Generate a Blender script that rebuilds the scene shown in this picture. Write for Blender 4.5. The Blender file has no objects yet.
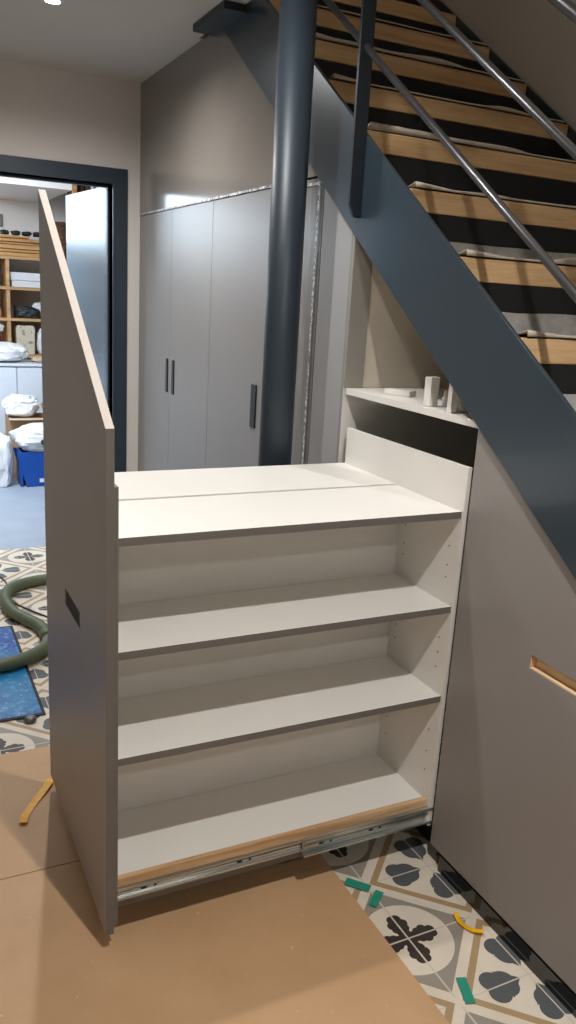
import bpy, bmesh, math, random
from mathutils import Vector, Matrix, noise
random.seed(7)
S = bpy.context.scene
COL = S.collection
PI = math.pi

# ------------------------------------------------------------------ materials
def lin(c):
    return tuple(((v/255)/12.92 if v/255 <= .04045 else ((v/255+.055)/1.055)**2.4) for v in c)

class N:
    """tiny node-expression helper"""
    nt = None
    def __init__(s, sock): s.s = sock
    @staticmethod
    def m(op, *a, clamp=False):
        n = N.nt.nodes.new('ShaderNodeMath'); n.operation = op; n.use_clamp = clamp
        for i, v in enumerate(a):
            if isinstance(v, N): N.nt.links.new(v.s, n.inputs[i])
            else: n.inputs[i].default_value = v
        return N(n.outputs[0])
    def __add__(s, o): return N.m('ADD', s, o)
    def __radd__(s, o): return N.m('ADD', o, s)
    def __sub__(s, o): return N.m('SUBTRACT', s, o)
    def __rsub__(s, o): return N.m('SUBTRACT', o, s)
    def __mul__(s, o): return N.m('MULTIPLY', s, o)
    def __rmul__(s, o): return N.m('MULTIPLY', o, s)
    def __truediv__(s, o): return N.m('DIVIDE', s, o)
    def lt(s, o): return N.m('LESS_THAN', s, o)
    def gt(s, o): return N.m('GREATER_THAN', s, o)
    def abs(s): return N.m('ABSOLUTE', s)
    def sqrt(s): return N.m('SQRT', s)
    def cos(s): return N.m('COSINE', s)
    def pow(s, o): return N.m('POWER', s, o)
def nmax(a, b): return N.m('MAXIMUM', a, b)
def nmin(a, b): return N.m('MINIMUM', a, b)
def mixc(f, a, b):
    n = N.nt.nodes.new('ShaderNodeMix'); n.data_type = 'RGBA'
    if isinstance(f, N): N.nt.links.new(f.s, n.inputs[0])
    else: n.inputs[0].default_value = f
    for i, v in ((6, a), (7, b)):
        if isinstance(v, N): N.nt.links.new(v.s, n.inputs[i])
        else: n.inputs[i].default_value = (*v, 1)
    return N(n.outputs[2])
def noise_n(scale, vec=None, detail=3, rough=.5, col=False):
    n = N.nt.nodes.new('ShaderNodeTexNoise'); n.inputs['Scale'].default_value = scale
    n.inputs['Detail'].default_value = detail; n.inputs['Roughness'].default_value = rough
    if vec is not None: N.nt.links.new(vec, n.inputs['Vector'])
    return N(n.outputs['Color' if col else 'Fac'])
def coords(scale=(1, 1, 1), rot=(0, 0, 0), kind='Object'):
    t = N.nt.nodes.new('ShaderNodeTexCoord'); mp = N.nt.nodes.new('ShaderNodeMapping')
    mp.inputs['Scale'].default_value = scale; mp.inputs['Rotation'].default_value = rot
    N.nt.links.new(t.outputs[kind], mp.inputs['Vector']); return mp.outputs[0]
def smooth(x, lo, hi, a=0., b=1.):
    n = N.nt.nodes.new('ShaderNodeMapRange'); n.clamp = True
    N.nt.links.new(x.s, n.inputs[0])
    for i, v in enumerate((lo, hi, a, b)): n.inputs[i+1].default_value = v
    return N(n.outputs[0])
def new_mat(name, rough=.5, metal=0., spec=.5, coat=0.):
    m = bpy.data.materials.new(name); m.use_nodes = True; N.nt = m.node_tree
    b = m.node_tree.nodes['Principled BSDF']
    b.inputs['Roughness'].default_value = rough; b.inputs['Metallic'].default_value = metal
    b.inputs['Specular IOR Level'].default_value = spec
    if coat: b.inputs['Coat Weight'].default_value = coat; b.inputs['Coat Roughness'].default_value = .08
    return m, b
def setc(b, c):
    N.nt.links.new(c.s, b.inputs['Base Color'])
def bump(b, h, strength=.2, dist=.002):
    n = N.nt.nodes.new('ShaderNodeBump'); n.inputs['Strength'].default_value = strength
    n.inputs['Distance'].default_value = dist
    N.nt.links.new(h.s, n.inputs['Height']); N.nt.links.new(n.outputs[0], b.inputs['Normal'])
def paint(name, rgb, rough=.5, var=.06, scale=6, metal=0., spec=.5, bmp=0., bscale=200, coat=0.):
    m, b = new_mat(name, rough, metal, spec, coat)
    c = lin(rgb)
    nz = noise_n(scale, coords())
    setc(b, mixc(smooth(nz, .3, .7), tuple(v*(1-var) for v in c), tuple(min(1, v*(1+var)) for v in c)))
    if bmp: bump(b, noise_n(bscale, coords()), bmp)
    return m
def wood(name, dark, light, axis=0, scale=1., rough=.55):
    m, b = new_mat(name, rough)
    sc = [18*scale]*3; sc[axis] = 1.2*scale
    nz = noise_n(1.5, coords(tuple(sc)), 6, .6)
    nz2 = noise_n(9, coords(tuple(sc)), 3, .6)
    f = smooth(nz*.75+nz2*.25, .35, .65)
    setc(b, mixc(f, lin(dark), lin(light)))
    bump(b, nz2, .08)
    return m
def emis(name, rgb, st):
    m = bpy.data.materials.new(name); m.use_nodes = True; N.nt = m.node_tree
    b = m.node_tree.nodes['Principled BSDF']
    b.inputs['Base Color'].default_value = (*rgb, 1)
    b.inputs['Emission Color'].default_value = (*rgb, 1); b.inputs['Emission Strength'].default_value = st
    return m

M = {}
M['white'] = paint('white_melamine', (230, 227, 221), .42, .015, 3)
M['taupe'] = paint('taupe_laminate', (143, 138, 135), .42, .03, 3, bmp=.03, bscale=400)
M['edge'] = paint('taupe_edge_band', (108, 103, 98), .5, .03)
M['topedge'] = paint('pale_raw_edge', (198, 187, 178), .6, .03, 60)
M['post'] = paint('grey_niche_post', (140, 137, 129), .5, .03)
M['gap_shade'] = paint('painted_gap_shade', (62, 56, 50), .6, .03)  # dark tone painting the shade in the gap beside the shelf unit
M['door_grey'] = paint('grey_door_laminate', (141, 139, 138), .38, .03, 2)
M['filler'] = paint('pale_grey_panel', (158, 156, 156), .45, .02, 2)
M['gloss_panel'] = paint('glossy_grey_panel', (128, 123, 117), .14, .05, 3, spec=.6)
M['steel'] = paint('slate_blue_steel', (53, 67, 78), .3, .1, 1.5, metal=.25, spec=.6, coat=.25)
M['pipe'] = paint('column_steel', (42, 53, 63), .46, .06, 3, metal=.15, spec=.5)
M['bar'] = paint('baluster_steel', (42, 50, 58), .4, .05, 3, metal=.3)
M['rod'] = paint('rod_steel', (92, 92, 94), .33, .08, 9, metal=.75)
M['black'] = paint('matt_black', (20, 19, 18), .6, .1, 8)
M['riser'] = paint('black_riser', (17, 17, 17), .75, .15, 5)
M['plinth'] = paint('gloss_black_plinth', (9, 8, 8), .06, .1, 8, spec=.8)
M['handle'] = paint('black_handle', (16, 16, 18), .4, .1)
M['gap'] = paint('dark_recess', (14, 13, 12), .7, .1)
M['wall'] = paint('off_white_plaster', (224, 219, 214), .85, .02, 3, bmp=.05, bscale=120)
M['wall_b'] = paint('beige_plaster', (216, 210, 202), .85, .03, 3, bmp=.05)
M['niche'] = paint('beige_niche_board', (200, 190, 174), .6, .04, 4)
M['ceiling'] = paint('ceiling_plaster', (205, 201, 196), .9, .02, 2, bmp=.04)
M['anthracite'] = paint('anthracite_frame', (46, 59, 72), .42, .05, 3)
M['leaf'] = paint('glossy_door_leaf', (66, 84, 98), .25, .04, 3, spec=.9)
M['tread'] = wood('pine_tread', (188, 148, 102), (230, 193, 145), 0, 1.)
M['oak'] = wood('raw_wood_strip', (178, 138, 96), (222, 188, 146), 0, 1.6)
M['orange_wood'] = wood('raw_plywood', (222, 184, 138), (238, 206, 164), 1, 1.)
M['shelf_wood'] = wood('shelf_wood', (164, 124, 84), (206, 168, 118), 0, 1.)
M['plank'] = wood('plank_wood', (150, 104, 58), (214, 164, 100), 0, 1.6)
M['brown_wood'] = wood('brown_wood', (60, 34, 20), (104, 62, 38), 2, 1.)
M['teal'] = paint('teal_tape', (38, 140, 118), .55, .06, 40)
M['yellow'] = paint('yellow_strap', (242, 178, 12), .4, .12, 60)
M['green_hose'] = paint('green_hose', (88, 98, 74), .5, .08, 30, bmp=.3, bscale=90)
M['cable'] = paint('black_cable', (34, 36, 38), .5, .05)
M['bag'] = paint('white_plastic_bag', (226, 228, 232), .35, .03, 12, bmp=.3, bscale=18)
M['cab_white'] = paint('white_cabinet', (206, 214, 224), .4, .02)
M['crate_blue'] = paint('blue_crate', (14, 74, 160), .4, .06)
M['cardboard'] = paint('cardboard', (176, 142, 104), .8, .06, 10)
M['paper_brown'] = paint('brown_paper', (196, 172, 150), .8, .08, 12)
M['box_white'] = paint('white_carton', (214, 216, 220), .7, .04)
M['box_orange'] = paint('orange_carton', (176, 104, 68), .75, .1, 14)
M['red'] = paint('red_plastic', (176, 30, 40), .45, .1)
M['grey_box'] = paint('grey_box', (112, 108, 106), .6, .05)
M['plastic_dark'] = paint('dark_plastic', (34, 42, 44), .5, .2, 14)
M['room_floor'] = paint('blue_grey_concrete', (150, 160, 174), .5, .06, 5)
M['chrome'] = paint('trinket_metal', (110, 110, 104), .35, .3, 60, metal=.6)

# galvanised runner
m, b = new_mat('zinc_runner', .26, .85)
nz = noise_n(3, coords((1.2, 30, 60)), 3)
N_c = mixc(smooth(nz, .35, .65), lin((150, 154, 152)), lin((222, 224, 220))); setc(b, N_c)
M['zinc'] = m
# brushed metal looking film-covered panel
m, b = new_mat('film_covered_grey', .3, .1)
nz = noise_n(6, coords((1, 6, .7)), 4)
setc(b, mixc(smooth(nz, .3, .7), lin((118, 114, 110)), lin((142, 138, 134))))
bump(b, nz, .25, .004); M['film_panel'] = m
m, b = new_mat('crinkled_film', .18)
nz = noise_n(70, coords((1, 1, 1)), 4, .7)
setc(b, mixc(smooth(nz, .42, .62), lin((120, 117, 114)), lin((240, 240, 240))))
bump(b, nz, .9, .004); M['film'] = m
# grey felt / paper on treads
m, b = new_mat('grey_protective_sheet', .9)
nz = noise_n(14, coords(), 6, .7)
setc(b, mixc(smooth(nz, .3, .7), lin((128, 126, 122)), lin((172, 169, 164)))); bump(b, nz, .3); M['felt'] = m
M['sheet_edge'] = paint('sheet_torn_edge', (184, 172, 156), .9, .06, 30)
# hardboard
m, b = new_mat('brown_hardboard', .5)
nz = noise_n(2.2, coords(), 6, .6); n2 = noise_n(240, coords(), 2)
v = noise_n(55, coords(), 2, .5)
c = mixc(smooth(nz, .3, .7), lin((188, 150, 110)), lin((204, 167, 128)))
c = mixc(smooth(v, .72, .78)*.6, c, lin((222, 196, 160)))
setc(b, c); bump(b, n2, .05); M['hardboard'] = m
# blue shiny mat
m, b = new_mat('blue_patterned_mat', .3)
vc = coords()
n1 = noise_n(3.5, vc, 2); n2 = noise_n(26, vc, 3, .7); n3 = noise_n(60, vc, 2, .7)
c = mixc(smooth(n1, .38, .62), lin((14, 66, 158)), lin((30, 120, 176)))
c = mixc(smooth(n2, .5, .66)*.7, c, lin((90, 160, 206)))
c = mixc(smooth(n3, .62, .7)*.6, c, lin((196, 200, 170)))
setc(b, c); M['mat_blue'] = m
# striped brown / rattan
m, b = new_mat('woven_rattan', .7)
w = noise_n(60, coords((1, 1, 1)), 3, .8)
setc(b, mixc(smooth(w, .4, .6), lin((52, 34, 22)), lin((132, 96, 66)))); M['rattan'] = m
m, b = new_mat('printed_bag', .6)
w = noise_n(18, coords(), 3, .6)
setc(b, mixc(smooth(w, .56, .62), lin((206, 196, 176)), lin((150, 136, 112)))); M['print_bag'] = m

# encaustic cement tile pattern ------------------------------------------------
m, b = new_mat('patterned_cement_tiles', .42)
P = .427; CX, CY = -.231, 1.413
t = N.nt.nodes.new('ShaderNodeTexCoord'); sp = N.nt.nodes.new('ShaderNodeSeparateXYZ')
N.nt.links.new(t.outputs['Object'], sp.inputs[0])
X = N(sp.outputs[0])-CX; Y = N(sp.outputs[1])-CY
def wrap(a): return N.m('WRAP', a, P/2, -P/2)
p_, q_ = wrap(X), wrap(Y)
ap, aq = p_.abs(), q_.abs()
sm = ap+aq
r = (ap*ap+aq*aq).sqrt()
th = N.m('ARCTAN2', aq, ap)
c2 = (th*2).cos().abs()
cream = lin((222, 211, 194)); greyc = lin((150, 143, 132)); tan = lin((172, 146, 108))
brown = lin((52, 44, 40)); slate = lin((84, 88, 92))
col = mixc(0, cream, cream)
# grey spandrels inside the diamond, outside the circle
col = mixc(nmax(sm.lt(.186)-r.lt(.119), 0), col, greyc)
# flower
ma, mo = nmax(ap, aq), nmin(ap, aq)
def disc(ca, co_, rr): return ((ma-ca)*(ma-ca)+(mo-co_)*(mo-co_)).sqrt().lt(rr)
fl = disc(.070, .006, .0145)+disc(.052, .016, .0135)+disc(.036, .012, .013)+disc(.022, .006, .012)+disc(.058, .004, .012)+disc(.010, .004, .009)
col = mixc(nmin(fl, 1.), col, brown)
# tan band outside the diamond
col = mixc(sm.gt(.2245)*sm.lt(.251), col, tan)
# hearts, centred on the other lattice
hx = wrap(X+P/2).abs(); hy = wrap(Y+P/2).abs()
a_ = nmax(hx, hy); o_ = nmin(hx, hy)       # along / across one heart axis
d1 = ((a_-.103)*(a_-.103)+(o_-.019)*(o_-.019)).sqrt().lt(.0285)
d2 = ((a_-.075)*(a_-.075)+(o_-.006)*(o_-.006)).sqrt().lt(.033)
tap = o_.lt((a_-.026)*.8)*a_.gt(.026)*a_.lt(.08)+d2
heart = nmin(d1+tap, 1.)*sm.gt(.26)
col = mixc(heart, col, slate)
# thin pale grout cross lines
line = nmin(ap.lt(.0024)*1.+aq.lt(.0024)*1., 1.)
nodia = nmin(hx.lt(.0018)*1.+hy.lt(.0018)*1., 1.)
col = mixc(nmin(line*sm.lt(.2)+nodia*sm.gt(.25)*1., 1.), col, lin((206, 196, 180)))
nz = noise_n(9, t.outputs['Object'], 4)
col = mixc(smooth(nz, .35, .75)*.16, col, lin((120, 108, 92)))
setc(b, col); M['tiles'] = m

# ------------------------------------------------------------------ mesh builder
class MB:
    def __init__(s): s.bm = bmesh.new(); s.mats = []
    def _mi(s, mat):
        if mat is None: return 0
        if mat not in s.mats: s.mats.append(mat)
        return s.mats.index(mat)
    def box(s, x0, x1, y0, y1, z0, z1, mat=None, sides=None):
        v = [s.bm.verts.new((x, y, z)) for x in (x0, x1) for y in (y0, y1) for z in (z0, z1)]
        F = {'-x': (0, 1, 3, 2), '+x': (4, 6, 7, 5), '-y': (0, 4, 5, 1), '+y': (2, 3, 7, 6), '-z': (0, 2, 6, 4), '+z': (1, 5, 7, 3)}
        for k, f in F.items():
            fc = s.bm.faces.new([v[i] for i in f]); fc.material_index = s._mi((sides or {}).get(k, mat))
        return s
    def prism(s, poly, ax, a0, a1, mat=None, holes=(), edge_mat=None):
        """poly in the plane normal to axis ax, extruded a0..a1; optional holes"""
        def P3(u, w, a):
            return (a, u, w) if ax == 'x' else ((u, a, w) if ax == 'y' else (u, w, a))
        loops = [poly]+list(holes)
        caps = []
        rings = []
        for a in (a0, a1):
            es = []; rs = []
            for lp in loops:
                vs = [s.bm.verts.new(P3(u, w, a)) for u, w in lp]; rs.append(vs)
                for i in range(len(vs)): es.append(s.bm.edges.new((vs[i], vs[(i+1) % len(vs)])))
            if len(loops) == 1 and len(poly) > 2:
                s.bm.faces.new(rs[0]).material_index = s._mi(mat)
            else:
                res = bmesh.ops.triangle_fill(s.bm, edges=es, use_beauty=True)
                for g in res['geom']:
                    if isinstance(g, bmesh.types.BMFace): g.material_index = s._mi(mat)
            rings.append(rs)
        for l in range(len(loops)):
            A, B = rings[0][l], rings[1][l]; n = len(A)
            for i in range(n):
                em = edge_mat[i] if (edge_mat and l == 0 and isinstance(edge_mat, dict) and i in edge_mat) else mat
                s.bm.faces.new((A[i], A[(i+1) % n], B[(i+1) % n], B[i])).material_index = s._mi(em)
        return s
    def tube(s, pts, rad, seg=16, mat=None, caps=True):
        pts = [Vector(p) for p in pts]; rings = []
        up = Vector((0, 0, 1)); prev = None
        for i, p in enumerate(pts):
            d = (pts[min(i+1, len(pts)-1)]-pts[max(i-1, 0)]).normalized()
            if prev is None:
                a = up if abs(d.dot(up)) < .95 else Vector((1, 0, 0))
                n = d.cross(a).normalized()
            else: n = (prev-d*prev.dot(d)).normalized()
            prev = n; bn = d.cross(n)
            rr = rad[i] if isinstance(rad, (list, tuple)) else rad
            rings.append([s.bm.verts.new(p+n*math.cos(2*PI*k/seg)*rr+bn*math.sin(2*PI*k/seg)*rr) for k in range(seg)])
        mi = s._mi(mat)
        for A, B in zip(rings, rings[1:]):
            for k in range(seg):
                f = s.bm.faces.new((A[k], A[(k+1) % seg], B[(k+1) % seg], B[k])); f.smooth = True; f.material_index = mi
        if caps:
            for R_ in (rings[0], rings[-1]):
                s.bm.faces.new(R_).material_index = mi
        return s
    def strip(s, path, w, ths=.0012, mat=None, up=None):
        """flat ribbon lying along path with half-width vectors w"""
        a = []; mi = s._mi(mat)
        for p, ww in zip(path, w):
            p = Vector(p); ww = Vector(ww)
            a.append([s.bm.verts.new(p-ww), s.bm.verts.new(p+ww), s.bm.verts.new(p+ww+Vector((0, 0, ths))), s.bm.verts.new(p-ww+Vector((0, 0, ths)))])
        for A, B in zip(a, a[1:]):
            for k in range(4):
                s.bm.faces.new((A[k], A[(k+1) % 4], B[(k+1) % 4], B[k])).material_index = mi
        s.bm.faces.new(a[0]); s.bm.faces.new(a[-1]); return s
    def blob(s, c, size, seed=0, amp=.35, sub=4, mat=None, fold=3., flat=None):
        r_ = bmesh.ops.create_icosphere(s.bm, subdivisions=sub, radius=1)
        mi = s._mi(mat)
        for v in r_['verts']:
            d = v.co.normalized()
            k = noise.noise(d*fold*.5+Vector((seed*3.1, seed, 0)))*amp*.9 - (abs(noise.noise(d*fold*.9+Vector((seed, 7, seed))))-.15)*amp*.9 + noise.noise(d*fold*2.2+Vector((seed, 3, 1)))*amp*.10
            co = Vector((d.x*(1+k), d.y*(1+k), d.z*(1+k)))
            for i in range(3): co[i] = math.copysign(abs(co[i])**.8, co[i])
            co = Vector((co.x*size[0], co.y*size[1], co.z*size[2]))
            if flat is not None and co.z < -flat: co.z = -flat
            v.co = co+Vector(c)
        for f in {f for v in r_['verts'] for f in v.link_faces}: f.material_index = mi; f.smooth = False
        return s
    def build(s, name, mat=None, parent=None, bevel=0., loc=None, smooth=False):
        bmesh.ops.recalc_face_normals(s.bm, faces=s.bm.faces)
        me = bpy.data.meshes.new(name)
        if mat and mat not in s.mats and not s.mats: s.mats = [mat]
        if loc is not None:
            bmesh.ops.translate(s.bm, verts=s.bm.verts, vec=-Vector(loc))
        elif parent is not None:
            bmesh.ops.translate(s.bm, verts=s.bm.verts, vec=-world_loc(parent))
        s.bm.to_mesh(me); s.bm.free()
        for mm in s.mats: me.materials.append(M[mm])
        o = bpy.data.objects.new(name, me); COL.objects.link(o)
        if loc is not None: o.location = loc
        if parent is not None: o.parent = parent
        if bevel:
            bv = o.modifiers.new('bevel', 'BEVEL'); bv.width = bevel; bv.segments = 2; bv.limit_method = 'ANGLE'
        if smooth:
            for p in me.polygons: p.use_smooth = True
        return o
def world_loc(o):
    v = Vector((0, 0, 0))
    while o is not None: v += Vector(o.location); o = o.parent
    return v
def tag(o, label=None, cat=None, group=None, kind=None):
    if label: o['label'] = label
    if cat: o['category'] = cat
    if group: o['group'] = group
    if kind: o['kind'] = kind
    return o
def thing(name, loc, label=None, cat=None, group=None, kind=None):
    o = bpy.data.objects.new(name, None); COL.objects.link(o); o.location = loc; o.empty_display_size = .05
    return tag(o, label, cat, group, kind)
def catmull(pts, n=10):
    pts = [Vector(p) for p in pts]; P_ = [pts[0]*2-pts[1]]+pts+[pts[-1]*2-pts[-2]]; out = []
    for i in range(1, len(P_)-2):
        p0, p1, p2, p3 = P_[i-1:i+3]
        for k in range(n):
            t_ = k/n
            out.append(.5*((2*p1)+(p2-p0)*t_+(2*p0-5*p1+4*p2-p3)*t_*t_+(3*p1-p0-3*p2+p3)*t_**3))
    out.append(pts[-1]); return out

ZLOW = lambda y: .140+.707*y       # underside line of the stringer
ZUP = lambda y: .447+.707*y        # upper line of the stringer
YW = 4.82; ZC = 2.678; XR = 1.06

# ------------------------------------------------------------------ setting
MB().box(-3.6, XR, -2.6, 5.0, -.05, 0).build('floor', 'tiles').__setitem__('kind', 'structure')
o = MB().box(-2.6, 2.2, 5.0, 9.2, -.05, -.0005).build('floor', 'room_floor'); tag(o, kind='structure')
def st(mb, name, mat): return tag(mb.build(name, mat), kind='structure')
# ceiling: two slabs leave the stairwell open
st(MB().box(-3.6, -.014, -2.6, YW+.16, ZC, ZC+.22).box(-.014, XR, 3.84, YW+.16, ZC, ZC+.22), 'ceiling', 'ceiling')
st(MB().box(-3.7, -3.6, -2.6, YW+.16, 0, ZC+.2), 'wall_left', 'wall')
st(MB().box(-3.7, XR+.1, -2.7, -2.6, 0, 5.3), 'wall_front', 'wall')
st(MB().box(XR, XR+.1, -2.6, YW+.16, 0, 5.3), 'wall_right', 'wall_b')
DX0, DX1, DZ = -1.06, -.155, 2.143
st(MB().prism([(-3.6, 0), (DX0-.0, 0), (DX0, DZ), (DX1, DZ), (DX1, 0), (XR, 0), (XR, ZC), (-3.6, ZC)], 'y', YW, YW+.16), 'wall_back', 'wall')
# stairwell walls above the ceiling
st(MB().box(-.114, -.014, -2.6, 3.84, ZC+.22, 5.3), 'wall_stairwell', 'wall_b')
st(MB().box(-.114, XR, 3.94, 4.04, ZC+.22, 5.3), 'wall_landing', 'wall_b')
st(MB().box(-.114, XR, -2.6, 4.04, 5.3, 5.4), 'ceiling', 'ceiling')
# far room shell
st(MB().box(-2.7, -2.6, YW+.16, 9.2, 0, 2.75), 'wall_workroom_left', 'wall')
st(MB().box(2.2, 2.3, YW+.16, 9.2, 0, 2.75), 'wall_workroom_right', 'wall')
st(MB().prism([(-2.6, 0), (2.2, 0), (2.2, 2.75), (-2.6, 2.75)], 'y', 8.4, 8.5,
   holes=[[(-2.4, 1.95), (-.70, 1.95), (-.70, 2.72), (-2.4, 2.72)]]), 'wall_workroom_back', 'wall')
st(MB().box(-2.6, 2.2, YW+.16, 8.4, 2.75, 2.85), 'ceiling', 'ceiling')
st(MB().box(XR, 2.2, YW+.06, YW+.16, 0, 2.75), 'wall_workroom_front', 'wall')
st(MB().box(-.6, .064, 7.0, 8.4, 2.31, 2.75), 'trim_1', 'wall')     # boxed-in soffit
w = thing('window_1', (-1.55, 8.42, 1.95), kind='structure')
MB().prism([(-2.4, 1.95), (-.70, 1.95), (-.70, 2.72), (-2.4, 2.72)], 'y', 8.41, 8.45,
   holes=[[(-2.35, 2.0), (-1.58, 2.0), (-1.58, 2.67), (-2.35, 2.67)], [(-1.52, 2.0), (-.75, 2.0), (-.75, 2.67), (-1.52, 2.67)]]).build('window_frame', 'cab_white', w)
M['daylight'] = emis('daylit_frosted_glass', (.70, .86, 1.), 9.)
MB().box(-2.36, -.74, 8.455, 8.47, 1.99, 2.68).build('pane', 'daylight', w)

# door frame and leaf
d = thing('door_1', (DX1, YW, 0), kind='structure')
fw = .083
MB().prism([(DX0-fw, 0), (DX0, 0), (DX0, DZ), (DX1, DZ), (DX1, 0), (DX1+fw, 0), (DX1+fw, DZ+fw), (DX0-fw, DZ+fw)], 'y', YW-.012, YW+.17).prism(
   [(DX0, 0), (DX0+.012, 0), (DX0+.012, DZ-.012), (DX1-.012, DZ-.012), (DX1-.012, 0), (DX1, 0), (DX1, DZ), (DX0, DZ)], 'y', YW+.07, YW+.12).build('door_frame', 'anthracite', d, bevel=.002)
lf = MB()
lf.box(0, .045, 0, .80, .012, 2.150)
lo = lf.build('door_leaf', 'leaf', None, bevel=.002, loc=(0, 0, 0)); lo.parent = d
lo.location = (.003, .174, 0); lo.rotation_euler = (0, 0, math.radians(5.1))
hm = MB().tube([(-.05, .74, 1.03), (-.05, .62, 1.03)], .009).tube([(0.0, .74, 1.03), (-.05, .74, 1.03)], .009)
ho = hm.build('door_handle', 'rod', None, loc=(0, 0, 0)); ho.parent = lo
for z in (.25, 1.1, 1.9):
    h_ = MB().tube([(.02, -.012, z-.045), (.02, -.012, z+.045)], .009).build('hinge', 'anthracite', None, loc=(0, 0, 0)); h_.parent = lo

# ------------------------------------------------------------------ staircase
sc_ = thing('staircase', (.5, 0, 0), 'steel and wood staircase with slate-blue side beam climbing away to the upper left', 'staircase')
def stringer(x0, x1, mat):
    y0, y1 = -.55, 3.82
    poly = [(-.19, 0), (.24-.45+.0, 0)]
    yb = -.19
    poly = [(yb, .006), (-.62, .006), (y1, ZUP(y1)), (y1, ZLOW(y1)-.0)]
    return MB().prism(poly, 'x', x0, x1).build('stringer', mat, sc_, bevel=.0015)
tag(stringer(-.0125, -.0005, 'steel'), 'slate-blue steel side beam on the room side')
stringer(1.04, 1.052, 'steel')
NK = list(range(-8, 8))
sheets = []
ORD = ['lowest', 'second', 'third', 'fourth', 'fifth', 'sixth', 'seventh', 'eighth', 'ninth', 'tenth', 'eleventh', 'twelfth', 'thirteenth', 'fourteenth', 'fifteenth', 'sixteenth']
for k in NK:
    y = 1.796+.2655*k; z = 1.719+.1885*k
    tb = MB().box(.0, 1.038, y, y+.30, z-.060, z).build('tread', 'tread', sc_, bevel=.003)
    MB().box(.002, 1.038, y+.268, y+.280, z+.0005, z+.127).build('riser', 'riser', sc_)
    # protective sheet lying on the tread, torn wavy front edge
    if y < 3.3:
        sh = MB(); nx = 46; rows = [0, .002, .03, .12, .258, .261]
        g = []
        for i in range(nx+1):
            x = .012+1.01*i/nx
            w0 = noise.noise(Vector((x*5, k*3.3, 1)))*.012
            lift = .002+max(0, noise.noise(Vector((x*3.5, k*2.1, 9))))*.026
            if i < 6: lift += .010*(1-i/6)
            g.append([sh.bm.verts.new((x, y+dy+(w0-.004 if j < 2 else 0), z+.004+(0 if j == 0 else lift+.003 if j == 1 else lift*.45 if j == 2 else .0+(.052 if k < 1 else .018)+w0*.5 if j == 5 else .0))) for j, dy in enumerate(rows)])
        for i in range(nx):
            for j in range(5):
                f = sh.bm.faces.new((g[i][j], g[i+1][j], g[i+1][j+1], g[i][j+1]))
                f.material_index = 1 if j < 2 else 0; f.smooth = True
        sh.mats = ['felt', 'sheet_edge']
        o = sh.build('protective_sheet', None, None, loc=(.5, y, z))
        sol = o.modifiers.new('thick', 'SOLIDIFY'); sol.thickness = .002; sol.offset = 1
        idx = k+8
        tag(o, 'rumpled grey protective sheet with torn pale edge covering the %s step from the floor' % ORD[idx], 'sheet', 'protective sheets on the stair treads')
# balusters
for yb in (2.31, 1.05, -.21, 3.57):
    zb = 1.853+.707*(yb-2.31); zt = ZUP(yb)+.86
    if yb > 3: zb = max(zb, 2.70); zt = 2.676 + .6
    MB().prism([(-.0125, zb-.014), (-.036, zb-.014), (-.057, zb+.025), (-.057, zt), (-.0125, zt)], 'y', yb-.006, yb+.006).build('baluster', 'bar', sc_, bevel=.001)
for off in (.680, .926):
    MB().tube([(-.034, -.25, off-.707*.25), (-.034, 3.45, off+.707*3.45)], .0105, 14).build('rail_rod', 'rod', sc_)
MB().tube([(-.034, -.25, 1.164-.707*.25), (-.034, 3.45, 1.164+.707*3.45)], .016, 16).build('handrail', 'rod', sc_)
# landing beam at the head of the stair
o = MB().box(-.105, -.0005, 3.30, 3.66, ZC-.030, ZC-.001).build('landing_beam', 'bar', None, bevel=.002)
tag(o, 'short dark steel beam under the ceiling at the top end of the stair', 'beam')

# ------------------------------------------------------------------ steel column
c = thing('steel_column', (-.198, 2.44, 0), 'round slate-blue steel column standing in front of the grey wardrobe doors', 'column')
MB().tube([(-.198, 2.44, .012), (-.198, 2.44, ZC-.012)], .0555, 48).build('pole', 'pipe', c)
MB().tube([(-.198, 2.44, .0), (-.198, 2.44, .012)], .085, 40).build('base_plate', 'pipe', c)
MB().tube([(-.198, 2.44, ZC-.012), (-.198, 2.44, ZC)], .085, 40).build('top_plate', 'pipe', c)

# ------------------------------------------------------------------ wardrobe along the stair wall
wd = thing('fitted_wardrobe', (.3, 3.7, 0), 'tall grey built-in wardrobe with flat doors and slim black handles under the stair top', 'wardrobe')
ZT = 1.991
MB().box(.02, .58, 2.585, 2.603, .05, ZT).box(.02, .58, YW-.02, YW-.002, .05, ZT).box(.02, .58, 2.603, YW-.02, ZT-.018, ZT).box(
    .56, .58, 2.603, YW-.02, .05, ZT-.018).box(.02, .58, 2.603, YW-.02, .05, .068).build('carcass', 'gap', wd)
edges = [(YW-.004, 4.2225), (4.2195, 3.635), (3.632, 2.99), (2.985, 2.585)]
hy = {0: (4.222, .012), 1: (4.155, .012), 2: (3.06, .012)}
for i, (ya, yb) in enumerate(edges):
    dr = MB().box(.0015, .0195, yb, ya, .055, ZT-.004).build('door', 'door_grey' if i < 3 else 'film_panel', wd, bevel=.0008)
    if i == 3: tag(dr, 'darker door still covered by glossy protective film')
    if i == 0: ys = (4.245, 4.275)
    elif i == 1: ys = (4.140, 4.172)
    elif i == 2: ys = (3.065, 3.115)
    else: continue
    MB().box(-.004, .004, ys[0], ys[1], 1.058, 1.236).build('handle', 'handle', dr, bevel=.001)
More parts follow.
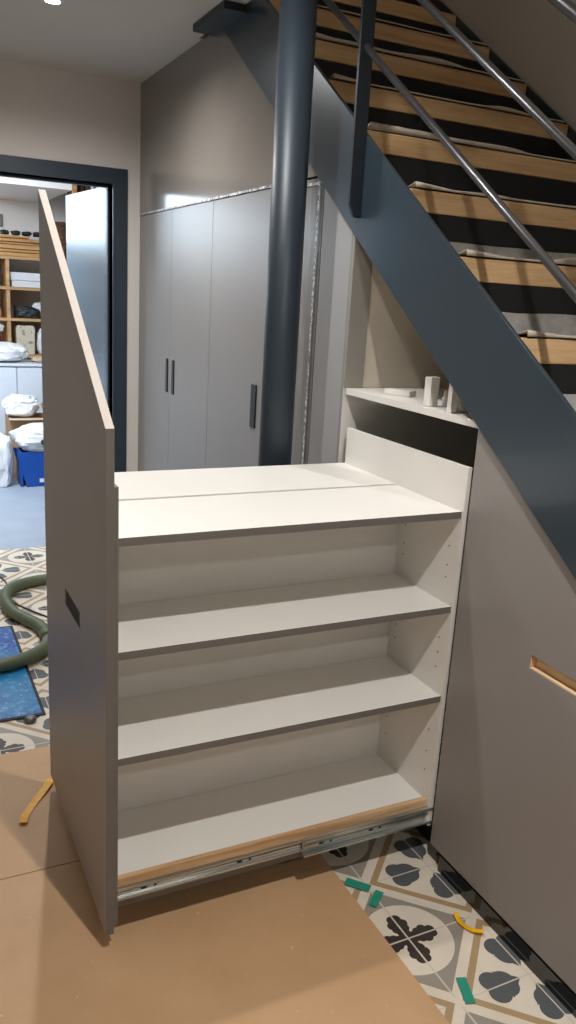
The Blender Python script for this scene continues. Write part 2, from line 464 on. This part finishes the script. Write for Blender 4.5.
def film_strip(path, width_axis, w, seed):
    mb = MB(); n = 120; prev = None
    a, bb = Vector(path[0]), Vector(path[1])
    for i in range(n+1):
        t_ = i/n; p_ = a.lerp(bb, t_)
        j1 = noise.noise(Vector((t_*60, seed, 0)))*w*.45; j2 = noise.noise(Vector((t_*80, seed, 5)))*w*.25
        ax = Vector(width_axis)
        v1 = mb.bm.verts.new(p_-ax*(w/2+j1)+Vector((-.001-abs(j2)*.3, 0, 0))); v2 = mb.bm.verts.new(p_+ax*(w/2+j2)+Vector((-.001-abs(j1)*.3, 0, 0)))
        if prev: mb.bm.faces.new((prev[0], prev[1], v2, v1))
        prev = (v1, v2)
    return mb
film_strip(((-.002, 2.612, .3), (-.002, 2.612, ZT-.02)), (0, 1, 0), .013, 3).build('protective_film', 'film', wd)
film_strip(((-.002, 2.6, ZT-.022), (-.002, 2.98, ZT-.018)), (0, 0, 1), .010, 5).build('protective_film', 'film', wd)
film_strip(((-.002, 2.992, .3), (-.002, 2.992, ZT-.01)), (0, 1, 0), .010, 8).build('protective_film', 'film', wd)
film_strip(((-.002, 3.0, ZT+.003), (-.002, YW-.01, ZT+.003)), (0, 0, 1), .010, 12).build('protective_film', 'film', wd)
o = MB().prism([(YW-.002, ZT+.004), (2.598, ZT+.004), (3.56, ZC-.002), (YW-.002, ZC-.002)], 'x', .001, .019).build('upper_panel', 'gloss_panel', wd)
tag(o, 'glossy grey panel above the doors mirroring the bright doorway')
o = MB().prism([(2.3745, .05), (2.578, .05), (2.578, ZLOW(2.578)+.02), (2.3745, ZLOW(2.3745)+.02)], 'x', .001, .019).build('filler_panel', 'filler')
tag(o, 'narrow pale grey vertical panel between the film-covered door and the open niche', 'panel')

# ------------------------------------------------------------------ static cabinet under the stair
cb = thing('under_stair_cabinet', (.5, 2.0, 0), 'open under-stair cabinet with a triangular niche and white shelf behind the pulled-out unit', 'cabinet')
YA, YB = 1.655, 2.362
ZS = 1.312
MB().box(.0, .95, YB-.004, YB+.012, .05, ZLOW(YB), 'white', {'-x': 'post'}).build('side_panel', None, cb)
tag(MB().box(.07, .95, YB-.010, YB-.0045, ZS+.001, ZLOW(YB)-.04).build('niche_lining', 'niche', cb), 'beige lining at the far side of the niche')
MB().box(-.0, .07, YB-.012, YB-.0045, ZS+.001, ZLOW(YB-.012)-.003).build('front_post', 'post', cb)
MB().box(.0345, .95, 1.637, 1.6525, .06, ZLOW(1.637)-.03).build('side_panel', 'white', cb)
MB().box(.95, .965, 1.637, YB+.012, .05, ZLOW(1.7)).build('back_panel', 'niche', cb)
MB().prism([(.005, YB-.0125), (.005, 1.654), (.95, 1.654), (.95, YB-.0125)], 'z', ZS-.020, ZS, 'white').build('shelf', 'white', cb, bevel=.001)
MB().prism([(1.790, ZS+.0005), (1.808, ZS+.0005), (1.808, ZLOW(1.808)-.01), (1.790, ZLOW(1.790)-.01)], 'x', .012, .6).build('divider', 'white', cb, bevel=.001)
MB().prism([(1.66, ZLOW(1.66)-.006+.02), (YB-.02, ZLOW(YB)+.0), (YB-.02, ZLOW(YB)+.015), (1.66, ZLOW(1.66)+.03)], 'x', .02, .95).build('sloping_top', 'niche', cb)
# closed pull-out front to the right
pf = thing('closed_pull_out_unit', (0, .9, .05), 'large closed grey triangular pull-out front with a raw wood finger slot', 'drawer')
poly = [(1.6525, .055), (1.6525, ZLOW(1.6525)+.012), (-.07, ZLOW(-.07)+.012), (-.07, .055)]
hole = [(1.362, .755), (1.176, .755), (1.176, .789), (1.362, .789)]
MB().prism(poly, 'x', .001, .020, holes=[hole]).build('front_panel', 'taupe', pf, bevel=.0006)
MB().prism([(1.378, .735), (1.16, .735), (1.16, .806), (1.378, .806)], 'x', .0205, .034).build('finger_slot_board', 'orange_wood', pf)
MB().box(.0035, .0203, 1.1765, 1.3615, .7545, .7575).box(.0035, .0203, 1.359, 1.3625, .7575, .789).build('finger_slot_lining', 'orange_wood', pf)
o = MB().box(-.003, .014, .25, 1.60, .0005, .052).build('plinth', 'plinth'); tag(o, 'glossy black plinth strip on the tiled floor below the closed grey front', 'plinth')
o = MB().box(.05, .066, 1.60, 4.8, .0005, .048).build('plinth', 'black'); tag(o, 'black recessed plinth running under the wardrobe doors', 'plinth')
# black foam lump on the floor by the opening
o = MB().blob((.03, 1.615, .021), (.022, .028, .022), 4, .3, 3, fold=2.5, flat=.0205).build('foam_block', 'black')
tag(o, 'black foam offcut on the tiles at the corner of the cabinet opening', 'foam')

# ------------------------------------------------------------------ pulled-out shelf unit
XO, XI, XB = -.9609, -.9415, -.9305
YN, YF = 1.658, 2.406
ZB = .053
u = thing('pull_out_shelf_unit', (-.47, 2.0, 0), 'white shelf unit pulled out from under the stairs behind a tall sloping grey front', 'shelf unit')
hole = [(1.929, .754), (2.114, .754), (2.114, .800), (1.929, .800)]
fp = MB().prism([(YN, ZB), (YF, ZB), (YF, 1.8352), (YN, 1.3103)], 'x', XO, XI, 'taupe', holes=[hole], edge_mat={2: 'topedge', 3: 'edge'}).build('front_panel', None, u, bevel=.0006)
MB().box(XO+.004, XI-.0004, 1.9285, 2.1145, .7535, .8005).build('finger_slot_shade', 'gap', fp)  # near-black block set in the slot to paint its inner shade
MB().box(XI+.0003, XB-.001, 1.661, 2.306, .075, 1.1846, 'white', {'-y': 'edge', '+y': 'edge', '+z': 'edge'}).build('side_board', None, u, bevel=.0005)
MB().box(.0102, .0170, 1.674, 2.306, .105, 1.180, 'gap_shade').build('gap_shade_strip', None, u)  # dark strip added to paint the shaded gap next to the side board
sb = MB().box(-.003, .0098, 1.668, 2.306, .105, 1.1868, 'white', {'+x': 'white'})
for ycol in (1.712, 1.925):
    for z in (.27, .33, .40, .60, .645, .69, .87, .905, .96):
        n = 10; vs = [sb.bm.verts.new((-.0034, ycol+.0026*math.cos(2*PI*i/n), z+.0026*math.sin(2*PI*i/n))) for i in range(n)]
        sb.bm.faces.new(vs).material_index = sb._mi('gap')
tag(sb.build('side_board', None, u), 'white side board rising above the top, drilled with shelf pin holes')
x0, x1 = XB-.0005, -.0035
E_ = {'-y': 'edge'}
zs = [1.0669, .7967, .5256]
for i, z in enumerate(zs):
    MB().box(x0, x1, 1.674, 1.9585 if i else 1.988, z-.0195, z, 'white', E_).build('top_board' if i == 0 else 'shelf', None, u, bevel=.0006)
    MB().box(x0, x1, 1.9955 if i == 0 else 1.975, 2.306, z-.0195-(.0 if i == 0 else 0), z+(.003 if i == 0 else 0), 'white', {'+y': 'edge'}).build('top_board' if i == 0 else 'shelf', None, u, bevel=.0006)
MB().box(x0, x1, 1.702, 2.306, .1605, .1779, 'white').build('bottom_board', None, u)
MB().box(x0, x1, 1.9595, 1.9745, .1785, 1.0465, 'white').build('back_panel', None, u)
MB().box(x0, x1, 1.688, 1.7015, .158, .184, 'oak').build('wood_edge_strip', None, u, bevel=.001)
MB().box(x0, -.0035, 1.690, 1.703, .100, .1575, 'edge').build('bottom_rail', None, u)
MB().box(x0, -.0035, 1.703, 2.306, .1, .112, 'edge').build('bottom_rail', None, u)
def runner(xa, xb, y0, y1, z0, z1, nm, holes):
    """C-profile steel rail: web with rolled lips and a raised centre rib"""
    mb = MB(); h = z1-z0
    prof = [(y1, z0), (y0, z0), (y0, z0+.006), (y1-.003, z0+.006), (y1-.003, z0+h*.38), (y1-.006, z0+h*.42), (y1-.006, z0+h*.58), (y1-.003, z0+h*.62),
            (y1-.003, z1-.006), (y0, z1-.006), (y0, z1), (y1, z1)]
    a = [mb.bm.verts.new((xa, p[0], p[1])) for p in prof]; b2 = [mb.bm.verts.new((xb, p[0], p[1])) for p in prof]
    mb._mi('zinc')
    for i in range(len(prof)): mb.bm.faces.new((a[i], a[(i+1) % len(prof)], b2[(i+1) % len(prof)], b2[i]))
    mb.bm.faces.new(a); mb.bm.faces.new(b2)
    for hx_ in holes:
        n = 12; zz = z0+h*.5
        mb.bm.faces.new([mb.bm.verts.new((hx_+.009*math.cos(2*PI*i/n), y1-.0063, zz+.0035*math.sin(2*PI*i/n))) for i in range(n)]).material_index = mb._mi('gap')
        mb.bm.faces.new([mb.bm.verts.new((hx_+.03+.004*math.cos(2*PI*i/n), y1-.0063, zz+.0035*math.sin(2*PI*i/n))) for i in range(n)]).material_index = mb._mi('gap')
    return mb.build(nm, None, u)
runner(XB, .35, 1.679, 1.6895, .126, .160, 'drawer_runner', [-.86, -.6])
tag(runner(-.417, .70, 1.664, 1.679, .116, .166, 'drawer_runner', [-.36, -.2]), 'wider outer rail of the steel drawer runner')
for yy in (2.312,):
    MB().box(XB, .6, yy, yy+.012, .12, .165, 'zinc').build('drawer_runner', None, u)

# ------------------------------------------------------------------ small things on the niche shelf
def tilted(mb, name, mat, loc, rot, bevel=.0008):
    o = mb.build(name, mat, None, bevel=bevel, loc=(0, 0, 0)); o.location = loc; o.rotation_euler = rot; return o
o = tilted(MB().box(-.045, .045, -.022, .022, 0, .017), 'white_carton', 'white', (.095, 2.165, ZS+.001), (0, 0, math.radians(-60)))
tag(o, 'flat off-white block lying on the niche shelf left of the upright one', 'block')
o = tilted(MB().box(-.018, .018, -.012, .012, 0, .082), 'white_carton', 'white', (.045, 1.93, ZS+.001), (0, 0, math.radians(15)))
tag(o, 'upright off-white block standing on the niche shelf beside the tape rolls', 'block')
for i, (xx, yy, rr, hh, zz) in enumerate(((.115, 1.93, .024, .022, 0), (.115, 1.93, .02, .02, .0225))):
    mb = MB(); n = 28
    prof = [(rr, 0), (rr, hh), (rr*.62, hh), (rr*.62, 0)]
    rg = [[mb.bm.verts.new((xx+a*math.cos(2*PI*k/n), yy+a*math.sin(2*PI*k/n), ZS+.001+zz+bz)) for a, bz in prof] for k in range(n)]
    for k in range(n):
        for j in range(4): mb.bm.faces.new((rg[k][j], rg[(k+1) % n][j], rg[(k+1) % n][(j+1) % 4], rg[k][(j+1) % 4]))
    o = mb.build('tape_roll', 'box_white' if i == 0 else 'paper_brown', None, loc=(xx, yy, ZS+.001+zz))
    tag(o, ('lower', 'upper')[i]+' tape roll of the small stack between upright block and divider', 'tape roll')

# ------------------------------------------------------------------ floor coverings and bits
o = MB().box(-1.51, -.29, -.422, 2.018, .0005, .0035).build('hardboard_sheet', 'hardboard', None, loc=(-.9, .8, 0)); tag(o, 'large brown hardboard sheet covering the floor in the foreground', 'floor board')
o = MB().box(-1.51, -.292, 2.022, 2.662, .0005, .0035).build('hardboard_sheet', 'hardboard', None, loc=(-.9, 2.3, 0)); tag(o, 'smaller brown hardboard sheet beyond the seam, under the tall grey front', 'floor board')
def tape(x, y, L, W, ang, mat, name, label, cat, curl=0., group=None):
    mb = MB(); n = 8; path = []; ws = []
    ca, sa = math.cos(ang), math.sin(ang)
    for i in range(n+1):
        t_ = i/n-.5
        path.append((x+ca*L*t_, y+sa*L*t_, .0040+curl*(2*t_)**2)); ws.append((-sa*W/2, ca*W/2, 0))
    o = mb.strip(path, ws, .0006).build(name, mat, None, loc=(x, y, .0)); return tag(o, label, cat, group)
tape(-.255, 1.632, 0.072, .030, math.atan2(-.055, .05), 'teal', 'tape_strip', 'teal tape strip on the hardboard edge nearest the shelf unit', 'tape', group='teal tape strips')
tape(-.235, 1.566, .064, .024, math.atan2(-.045, -.054)+0, 'teal', 'tape_strip', 'teal tape strip touching the brown medallion tile, middle of three', 'tape', group='teal tape strips')
tape(-.197, 1.218, .075, .025, math.atan2(-.063, -.022)+0, 'teal', 'tape_strip', 'teal tape strip closest to the camera, on the cream tile border', 'tape', group='teal tape strips')
def strap(pts, w, name, label):
    pp = catmull(pts, 8); mb = MB(); ws = []
    for i, p_ in enumerate(pp):
        d_ = (pp[min(i+1, len(pp)-1)]-pp[max(0, i-1)]).normalized(); n_ = d_.cross(Vector((0, 0, 1))).normalized()
        ws.append(n_*w/2)
    o = mb.strip([(p_.x, p_.y, p_.z) for p_ in pp], ws, .001).build(name, 'yellow', None, loc=pts[0]); return tag(o, label, 'strap')
strap([(-.955, 2.44, .012), (-.978, 2.40, .012), (-1.02, 2.345, .006), (-1.058, 2.285, .005), (-1.072, 2.24, .012)], .024, 'plastic_strap', 'curled yellow plastic strap on the brown hardboard left of the grey front')
strap([(-.066, 1.432, .010), (-.072, 1.405, .005), (-.063, 1.37, .006), (-.040, 1.345, .012)], .013, 'plastic_strap', 'short curved yellow strap on the tiles beside the black plinth')
# mat
mt = thing('floor_mat', (-1.35, 3.34, 0), 'shiny blue patterned mat with dark border lying on the tiles under the green hose', 'mat')
MB().box(-1.80, -.905, 2.905, 3.775, .001, .006).build('mat_surface', 'mat_blue', mt)
MB().prism([(-1.815, 2.89), (-.893, 2.89), (-.893, 3.79), (-1.815, 3.79)], 'z', .0008, .0052, holes=[[(-1.80, 2.905), (-.905, 2.905), (-.905, 3.775), (-1.80, 3.775)]]).build('mat_border', 'black', mt)
# hose
hp = catmull([(-.30, 4.30, .030), (-.48, 4.33, .030), (-.634, 4.321, .030), (-.732, 4.301, .030), (-.817, 4.246, .032), (-.869, 4.154, .038), (-.89, 4.029, .038), (-.872, 3.884, .032), (-.823, 3.775, .030), (-.789, 3.70, .030), (-.769, 3.601, .030), (-.775, 3.514, .030), (-.808, 3.424, .032), (-.879, 3.351, .036), (-.967, 3.309, .037), (-1.08, 3.29, .037), (-1.3, 3.26, .037), (-1.55, 3.25, .037)], 8)
hs = thing('vacuum_hose', (-.9, 3.9, 0), 'thick olive-green vacuum hose snaking over the tiles and blue mat', 'hose')
MB().tube([p_+Vector((0, 0, .0005)) for p_ in hp], .029, 18).build('hose', 'green_hose', hs)
MB().tube([(-.770, 3.585, .034), (-.773, 3.525, .034)], [.0332, .0332], 20).build('hose_clamp', 'green_hose', hs)
o = MB().tube(catmull([(-1.2, 4.75, .005), (-.93, 4.62, .005), (-.85, 4.45, .005), (-.85, 4.28, .005), (-.865, 4.13, .005), (-.825, 4.04, .005), (-.75, 3.90, .005), (-.66, 3.76, .005), (-.5, 3.6, .005)], 8), .004, 8).build('power_cable', 'cable')
tag(o, 'thin black cable crossing the tiles beside the green hose', 'cable')
o = MB().tube([(-.955, 2.862, .0008), (-.955, 2.862, .012), (-.955, 2.862, .022)], [.022, .024, .013], 20).build('metal_tin', 'chrome'); tag(o, 'small round metal tin on the tiles at the edge of the blue mat', 'tin')

# ------------------------------------------------------------------ downlights (room ceiling)
M['lamp'] = emis('lamp_face', (1., .88, .72), 30.)
def downlight(x, y, label, pw=60, group='recessed ceiling downlights'):
    t_ = thing('ceiling_downlight', (x, y, ZC), label, 'ceiling light', group)
    mb = MB(); n = 32; prof = [(.045, -.004), (.045, .0), (.030, -.001), (.030, -.006)]
    rg = [[mb.bm.verts.new((x+a*math.cos(2*PI*k/n), y+a*math.sin(2*PI*k/n), ZC+b_)) for a, b_ in prof] for k in range(n)]
    for k in range(n):
        for j in range(4): mb.bm.faces.new((rg[k][j], rg[(k+1) % n][j], rg[(k+1) % n][(j+1) % 4], rg[k][(j+1) % 4]))
    mb.build('trim_ring', 'cab_white', t_)
    MB().tube([(x, y, ZC-.0045), (x, y, ZC-.0008)], .0295, 28).build('lens', 'lamp', t_)
    L = bpy.data.lights.new('downlight_lamp', 'SPOT'); L.energy = pw; L.color = (1., .97, .935)
    L.spot_size = math.radians(165); L.spot_blend = .9; L.shadow_soft_size = .02
    lo_ = bpy.data.objects.new('downlight_lamp', L); COL.objects.link(lo_); lo_.location = (x, y, ZC-.012)
downlight(-.67, .57, 'round recessed ceiling spotlight above the foreground, first of the row', 124)
downlight(-.67, 2.14, 'round recessed ceiling spotlight above the pulled-out shelf unit', 56)
downlight(-.67, 3.72, 'glowing round recessed ceiling spotlight near the doorway wall, upper left of the photo', 100)
downlight(-2.4, .57, 'added unseen ceiling fill spotlight left of the camera', 14)  # added out of view as fill for the room
downlight(-2.4, 3.2, 'added unseen ceiling fill spotlight left of the doorway', 12)  # second added fill lamp of this out-of-view row
downlight_z = 0
downlight(-.3, -1.2, 'added unseen ceiling fill spotlight behind the camera', 80)  # fill lamp added behind the camera to lift the general light

L = bpy.data.lights.new('stairwell_fill', 'POINT'); L.energy = 9; L.color = (1., .93, .85); L.shadow_soft_size = .15  # added unseen fill that brightens the upper treads and stair wall
lo_ = bpy.data.objects.new('stairwell_fill', L); COL.objects.link(lo_); lo_.location = (.45, 1.6, 4.9)
# ------------------------------------------------------------------ work room beyond the door
YS0, YS1 = 7.95, 8.36
sr = thing('storage_rack', (-.2, 8.15, 0), 'wooden storage rack full of boxes against the far wall of the next room', 'shelving')
for x in (-1.5, -.90, -.335, .24): MB().box(x, x+.03, YS0, YS1, .0, 1.775).build('post', 'shelf_wood', sr)
for z in (.93, 1.26, 1.535, 1.80): MB().box(-1.52, .30, YS0-.01, YS1, z-.025, z).build('shelf', 'shelf_wood', sr)
pz = 1.801
for i, (a, b2, h) in enumerate(((-1.4, .04, .030), (-1.3, -.02, .022), (-1.45, .05, .034), (-1.25, -.08, .016), (-1.35, .0, .026), (-1.2, -.12, .02))):
    o = MB().box(a, b2, YS0-.02+[0, .03, .005, .045, .015, .03][i], YS0+.16+.01*i, pz, pz+h).build('wooden_plank', 'plank', None, bevel=.002, loc=(-.6, 8.05, pz))
    tag(o, ['lowest', 'second', 'third', 'fourth', 'fifth', 'topmost'][i]+' board of the plank stack on top of the storage rack', 'plank', 'planks stacked on the rack'); pz += h+.006
random.seed(3)
for i in range(4):
    x = -.32+.095*i
    o = MB().blob((x, 8.06, pz+.020), (.042, .05, .022), i, .4, 3, flat=.0195).build('hand_tool', 'plastic_dark', None, loc=(x, 8.06, pz))
    tag(o, 'black lump of a tool lying on the plank stack, %s from the left' % ['first', 'second', 'third', 'fourth', 'fifth'][i], 'tool', 'tools on the plank stack')
def carton(x0, x1, z0, z1, mat, label, y0=8.0, y1=8.28, name='storage_box', cat='box', group=None):
    o_ = MB().box(x0, x1, y0, y1, z0+.001, z1).build(name, mat, None, bevel=.003, loc=((x0+x1)/2, (y0+y1)/2, z0)); return tag(o_, label, cat, group)
carton(-.28, .19, 1.535, 1.592, 'box_white', 'lower flat white carton on the rack shelf below the planks')
carton(-.29, .18, 1.594, 1.665, 'box_white', 'upper flat white carton resting on another below the planks')
carton(-.62, -.40, 1.535, 1.61, 'box_orange', 'lower orange-brown carton in the left bay of the rack')
carton(-.60, -.39, 1.612, 1.70, 'box_orange', 'upper orange-brown carton in the left bay of the rack')
carton(-.60, -.38, 1.26, 1.34, 'box_orange', 'lower rusty carton on the middle shelf, left bay')
carton(-.62, -.39, 1.342, 1.42, 'box_orange', 'upper rusty carton on the middle shelf, left bay')
o = MB().blob((-.14, 8.04, 1.305), (.10, .05, .055), 11, .35, 4, flat=.044).build('tool_bundle', 'plastic_dark'); tag(o, 'bundle of dark tools and cords on the middle rack shelf', 'tool')
o = MB().blob((.03, 8.20, 1.335), (.12, .07, .075), 12, .3, 4, flat=.074).build('plastic_bag', 'bag'); tag(o, 'white plastic bag on the middle rack shelf behind the dark tools', 'bag')
o = MB().box(-.245, -.238, 8.0, 8.2, 1.261, 1.37).build('metal_file', 'rod'); tag(o, 'thin upright metal plate on the middle rack shelf', 'plate')
mb = MB().prism([(-.25, .931), (-.09, .931), (-.085, 1.17), (-.10, 1.195), (-.24, 1.195), (-.255, 1.17)], 'y', 8.0, 8.1)
o = mb.build('paper_sack', 'print_bag', None, bevel=.006); tag(o, 'pale printed paper sack standing on the lowest open rack shelf', 'sack')
o = MB().blob((-.01, 8.08, 1.04), (.05, .07, .12), 21, .3, 4, flat=.108).build('plastic_bag', 'bag'); tag(o, 'white and dark crumpled bag beside the paper sack on the rack', 'bag')
o = MB().blob((.13, 8.12, 1.00), (.05, .07, .08), 23, .3, 3, flat=.068).build('dark_pouch', 'plastic_dark'); tag(o, 'dark pouch at the right end of the rack shelf behind the bag', 'pouch')
o = MB().blob((-.45, 8.08, 1.03), (.08, .08, .10), 22, .3, 3, flat=.098).build('red_package', 'red'); tag(o, 'red and white package in the left bay above the white cabinet', 'package')
o = MB().blob((-.42, 8.02, 1.165), (.06, .05, .035), 25, .3, 3).build('paper_wad', 'bag'); tag(o, 'white paper wad lying on the red package', 'paper')
o = MB().box(-.45, -.295, 8.37, 8.399, 2.07, 2.18).build('junction_box', 'grey_box', None, bevel=.004); tag(o, 'grey junction box on the wall above the storage rack', 'box')
# brown cabinet and rattan roll behind the leaf
o = MB().tube([(.165, 8.06, 1.802), (.165, 8.06, 2.13)], .08, 24).build('rattan_roll', 'rattan'); tag(o, 'brown woven roll standing on the rack beside the open door leaf', 'roll')
bc = thing('tall_bookcase', (.42, 7.2, 0), 'tall dark brown bookcase showing above the open door leaf', 'bookcase')
MB().box(.10, .12, 7.02, 7.38, 0, 2.70).box(.74, .76, 7.02, 7.38, 0, 2.70).box(.12, .74, 7.36, 7.38, 0, 2.70).build('carcass', 'brown_wood', bc)
tag(MB().box(.068, .099, 6.98, 7.03, 0, 2.70).build('front_post', 'plank', bc), 'light yellow wooden post')
for z in (.05, .5, .95, 1.4, 1.85, 2.27, 2.68): MB().box(.12, .74, 7.04, 7.36, z-.01, z+.01).build('shelf', 'brown_wood', bc)
for i in range(11):
    x = .135+i*.047; h = .12+.02*((i*7) % 4); pale = i in (2, 3, 4)
    o = MB().box(x, x+(.022 if pale else .034), 7.06, 7.24, 2.2805, 2.2805+h+.05).build('book', 'brown_wood' if not pale else 'box_white', None, loc=(x, 7.1, 2.2805))
    tag(o, '%s book on the top shelf of the brown bookcase, %s from left' % ('pale' if pale else 'dark', ORD[i].replace('lowest', 'first')), 'book', 'books on the brown bookcase')
# white cabinets
wc = thing('white_cabinet', (-.45, 7.6, 0), 'low white cabinet with flat doors below the storage rack', 'cabinet')
MB().box(-1.5, -.05, 7.42, 7.82, .06, .88).build('carcass', 'cab_white', wc)
MB().box(-1.51, -.04, 7.385, 7.83, .88, .90).build('worktop', 'cab_white', wc, bevel=.002)
for a, b2 in ((-1.49, -1.03), (-1.02, -.347), (-.337, -.055)): MB().box(a, b2, 7.40, 7.419, .07, .872).build('door', 'cab_white', wc, bevel=.001)
MB().box(-1.48, -.07, 7.46, 7.8, 0, .06).build('base', 'black', wc)
o = MB().blob((-.42, 7.58, .98), (.20, .14, .08), 31, .3, 4, flat=.078).build('plastic_bag', 'bag'); tag(o, 'large white plastic bag slumped on the white cabinet top', 'bag')
o = MB().blob((-.13, 7.6, .925), (.06, .08, .025), 32, .3, 4, flat=.024).build('paper_wad', 'paper_brown'); tag(o, 'crumpled brown paper on the right end of the white cabinet', 'paper')
# cardboard box with bags
cbx = thing('cardboard_box', (-.30, 7.05, 0), 'open cardboard box stuffed with white wrapping in front of the white cabinet', 'box')
MB().box(-.47, -.08, 6.95, 6.96, 0.001, .50).box(-.47, -.08, 7.23, 7.24, .001, .50).box(-.47, -.46, 6.96, 7.23, .001, .50).box(-.09, -.08, 6.96, 7.23, .001, .50).box(-.46, -.09, 6.96, 7.23, .001, .01).build('box_walls', 'cardboard', cbx)
MB().prism([(-.47, 6.95), (-.08, 6.95), (-.07, 6.87), (-.49, 6.87)], 'z', .495, .499).build('flap', 'paper_brown', cbx)
o = MB().blob((-.36, 7.09, .585), (.14, .13, .095), 41, .4, 4, fold=2.5, flat=.08).build('plastic_bag', 'bag', None); o.rotation_euler = (0, 0, 0); tag(o, 'white plastic wrapping bulging from the left of the cardboard box', 'bag')
o = MB().blob((-.135, 7.08, .58), (.05, .09, .05), 42, .4, 4, fold=2.5).build('paper_wad', 'paper_brown'); tag(o, 'pinkish brown paper stuffed in the right of the cardboard box', 'paper')
# blue crate
cr = thing('blue_crate', (-.25, 6.72, 0), 'blue plastic crate on the grey floor half covered by a white sack', 'crate')
MB().prism([(-.40, .001), (-.06, .001), (-.03, .28), (-.47, .28)], 'y', 6.60, 6.61).prism([(-.40, .001), (-.06, .001), (-.03, .28), (-.47, .28)], 'y', 6.82, 6.83).box(-.40, -.06, 6.61, 6.82, .001, .01).box(
    -.445, -.425, 6.61, 6.82, .01, .28).box(-.05, -.035, 6.61, 6.82, .01, .28).build('tub', 'crate_blue', cr, bevel=.003)
MB().box(-.30, -.20, 6.594, 6.5995, .035, .065).build('sticker', 'box_white', cr)
o = MB().blob((-.26, 6.72, .365), (.21, .15, .12), 51, .4, 4, fold=2.5, flat=.084).build('white_sack', 'bag'); tag(o, 'white sack heaped on top of the blue crate', 'bag')
o = MB().blob((-.565, 6.70, .20), (.08, .10, .24), 52, .35, 4, fold=2., flat=.198).build('white_sack', 'bag'); tag(o, 'white sack hanging to the floor left of the blue crate', 'bag')
o = MB().blob((-.26, 6.555, .37), (.035, .02, .02), 53, .3, 3).build('dark_strap_clip', 'plastic_dark'); tag(o, 'small black clip on the white sack above the blue crate', 'clip')
o = MB().blob((-.64, 7.0, .22), (.10, .10, .24), 61, .2, 3, flat=.218).build('dark_bin', 'plastic_dark'); tag(o, 'dark rounded bin at the left beside the cardboard box', 'bin')

# work room light fitting
lp = thing('strip_light', (-1.2, 5.7, 2.75), 'long cool white strip light hanging from the ceiling of the next room', 'ceiling light')
M['strip'] = emis('strip_glow', (.80, .90, 1.), 14.)
MB().box(-1.6, -.80, 5.60, 5.80, 2.42, 2.47).tube([(-1.5, 5.7, 2.46), (-1.5, 5.7, 2.749)], .006, 8).tube([(-.9, 5.7, 2.46), (-.9, 5.7, 2.749)], .006, 8).build('housing', 'cab_white', lp)
MB().box(-1.58, -.82, 5.62, 5.78, 2.414, 2.4195).build('diffuser', 'strip', lp)
def area(name, loc, rot, sx, sy, pw, colr):
    L = bpy.data.lights.new(name, 'AREA'); L.shape = 'RECTANGLE'; L.size = sx; L.size_y = sy; L.energy = pw; L.color = colr
    o_ = bpy.data.objects.new(name, L); COL.objects.link(o_); o_.location = loc; o_.rotation_euler = rot; return o_
area('strip_lamp', (-1.1, 5.75, 2.40), (math.radians(25), 0, 0), 1.0, .4, 80, (.82, .91, 1.))

# ------------------------------------------------------------------ world, camera, colour
wv = bpy.data.worlds.new('World'); S.world = wv; wv.use_nodes = True
wv.node_tree.nodes['Background'].inputs[0].default_value = (.9, .92, 1, 1)
wv.node_tree.nodes['Background'].inputs[1].default_value = .05
cam = bpy.data.cameras.new('camera'); co = bpy.data.objects.new('camera', cam); COL.objects.link(co)
F_px = 814.6993; yaw, pit, rol = [math.radians(v) for v in (26.6327, 14.8419, 3.306)]
Fv = Vector((math.sin(yaw)*math.cos(pit), math.cos(yaw)*math.cos(pit), -math.sin(pit)))
Rv = Vector((math.cos(yaw), -math.sin(yaw), 0)); Uv = Rv.cross(Fv)
R2 = Rv*math.cos(rol)+Uv*math.sin(rol); U2 = -Rv*math.sin(rol)+Uv*math.cos(rol)
mt_ = Matrix.Identity(4)
for i in range(3): mt_[i][0] = R2[i]; mt_[i][1] = U2[i]; mt_[i][2] = -Fv[i]
mt_.translation = Vector((-1.36067, 0, 1.59585))
co.matrix_world = mt_
cam.sensor_fit = 'VERTICAL'; cam.sensor_height = 36; cam.lens = F_px*36/1024; cam.clip_start = .02; cam.clip_end = 60
S.camera = co
S.view_settings.view_transform = 'Standard'; S.view_settings.look = 'None'
S.view_settings.exposure = 0.; S.view_settings.gamma = 1.
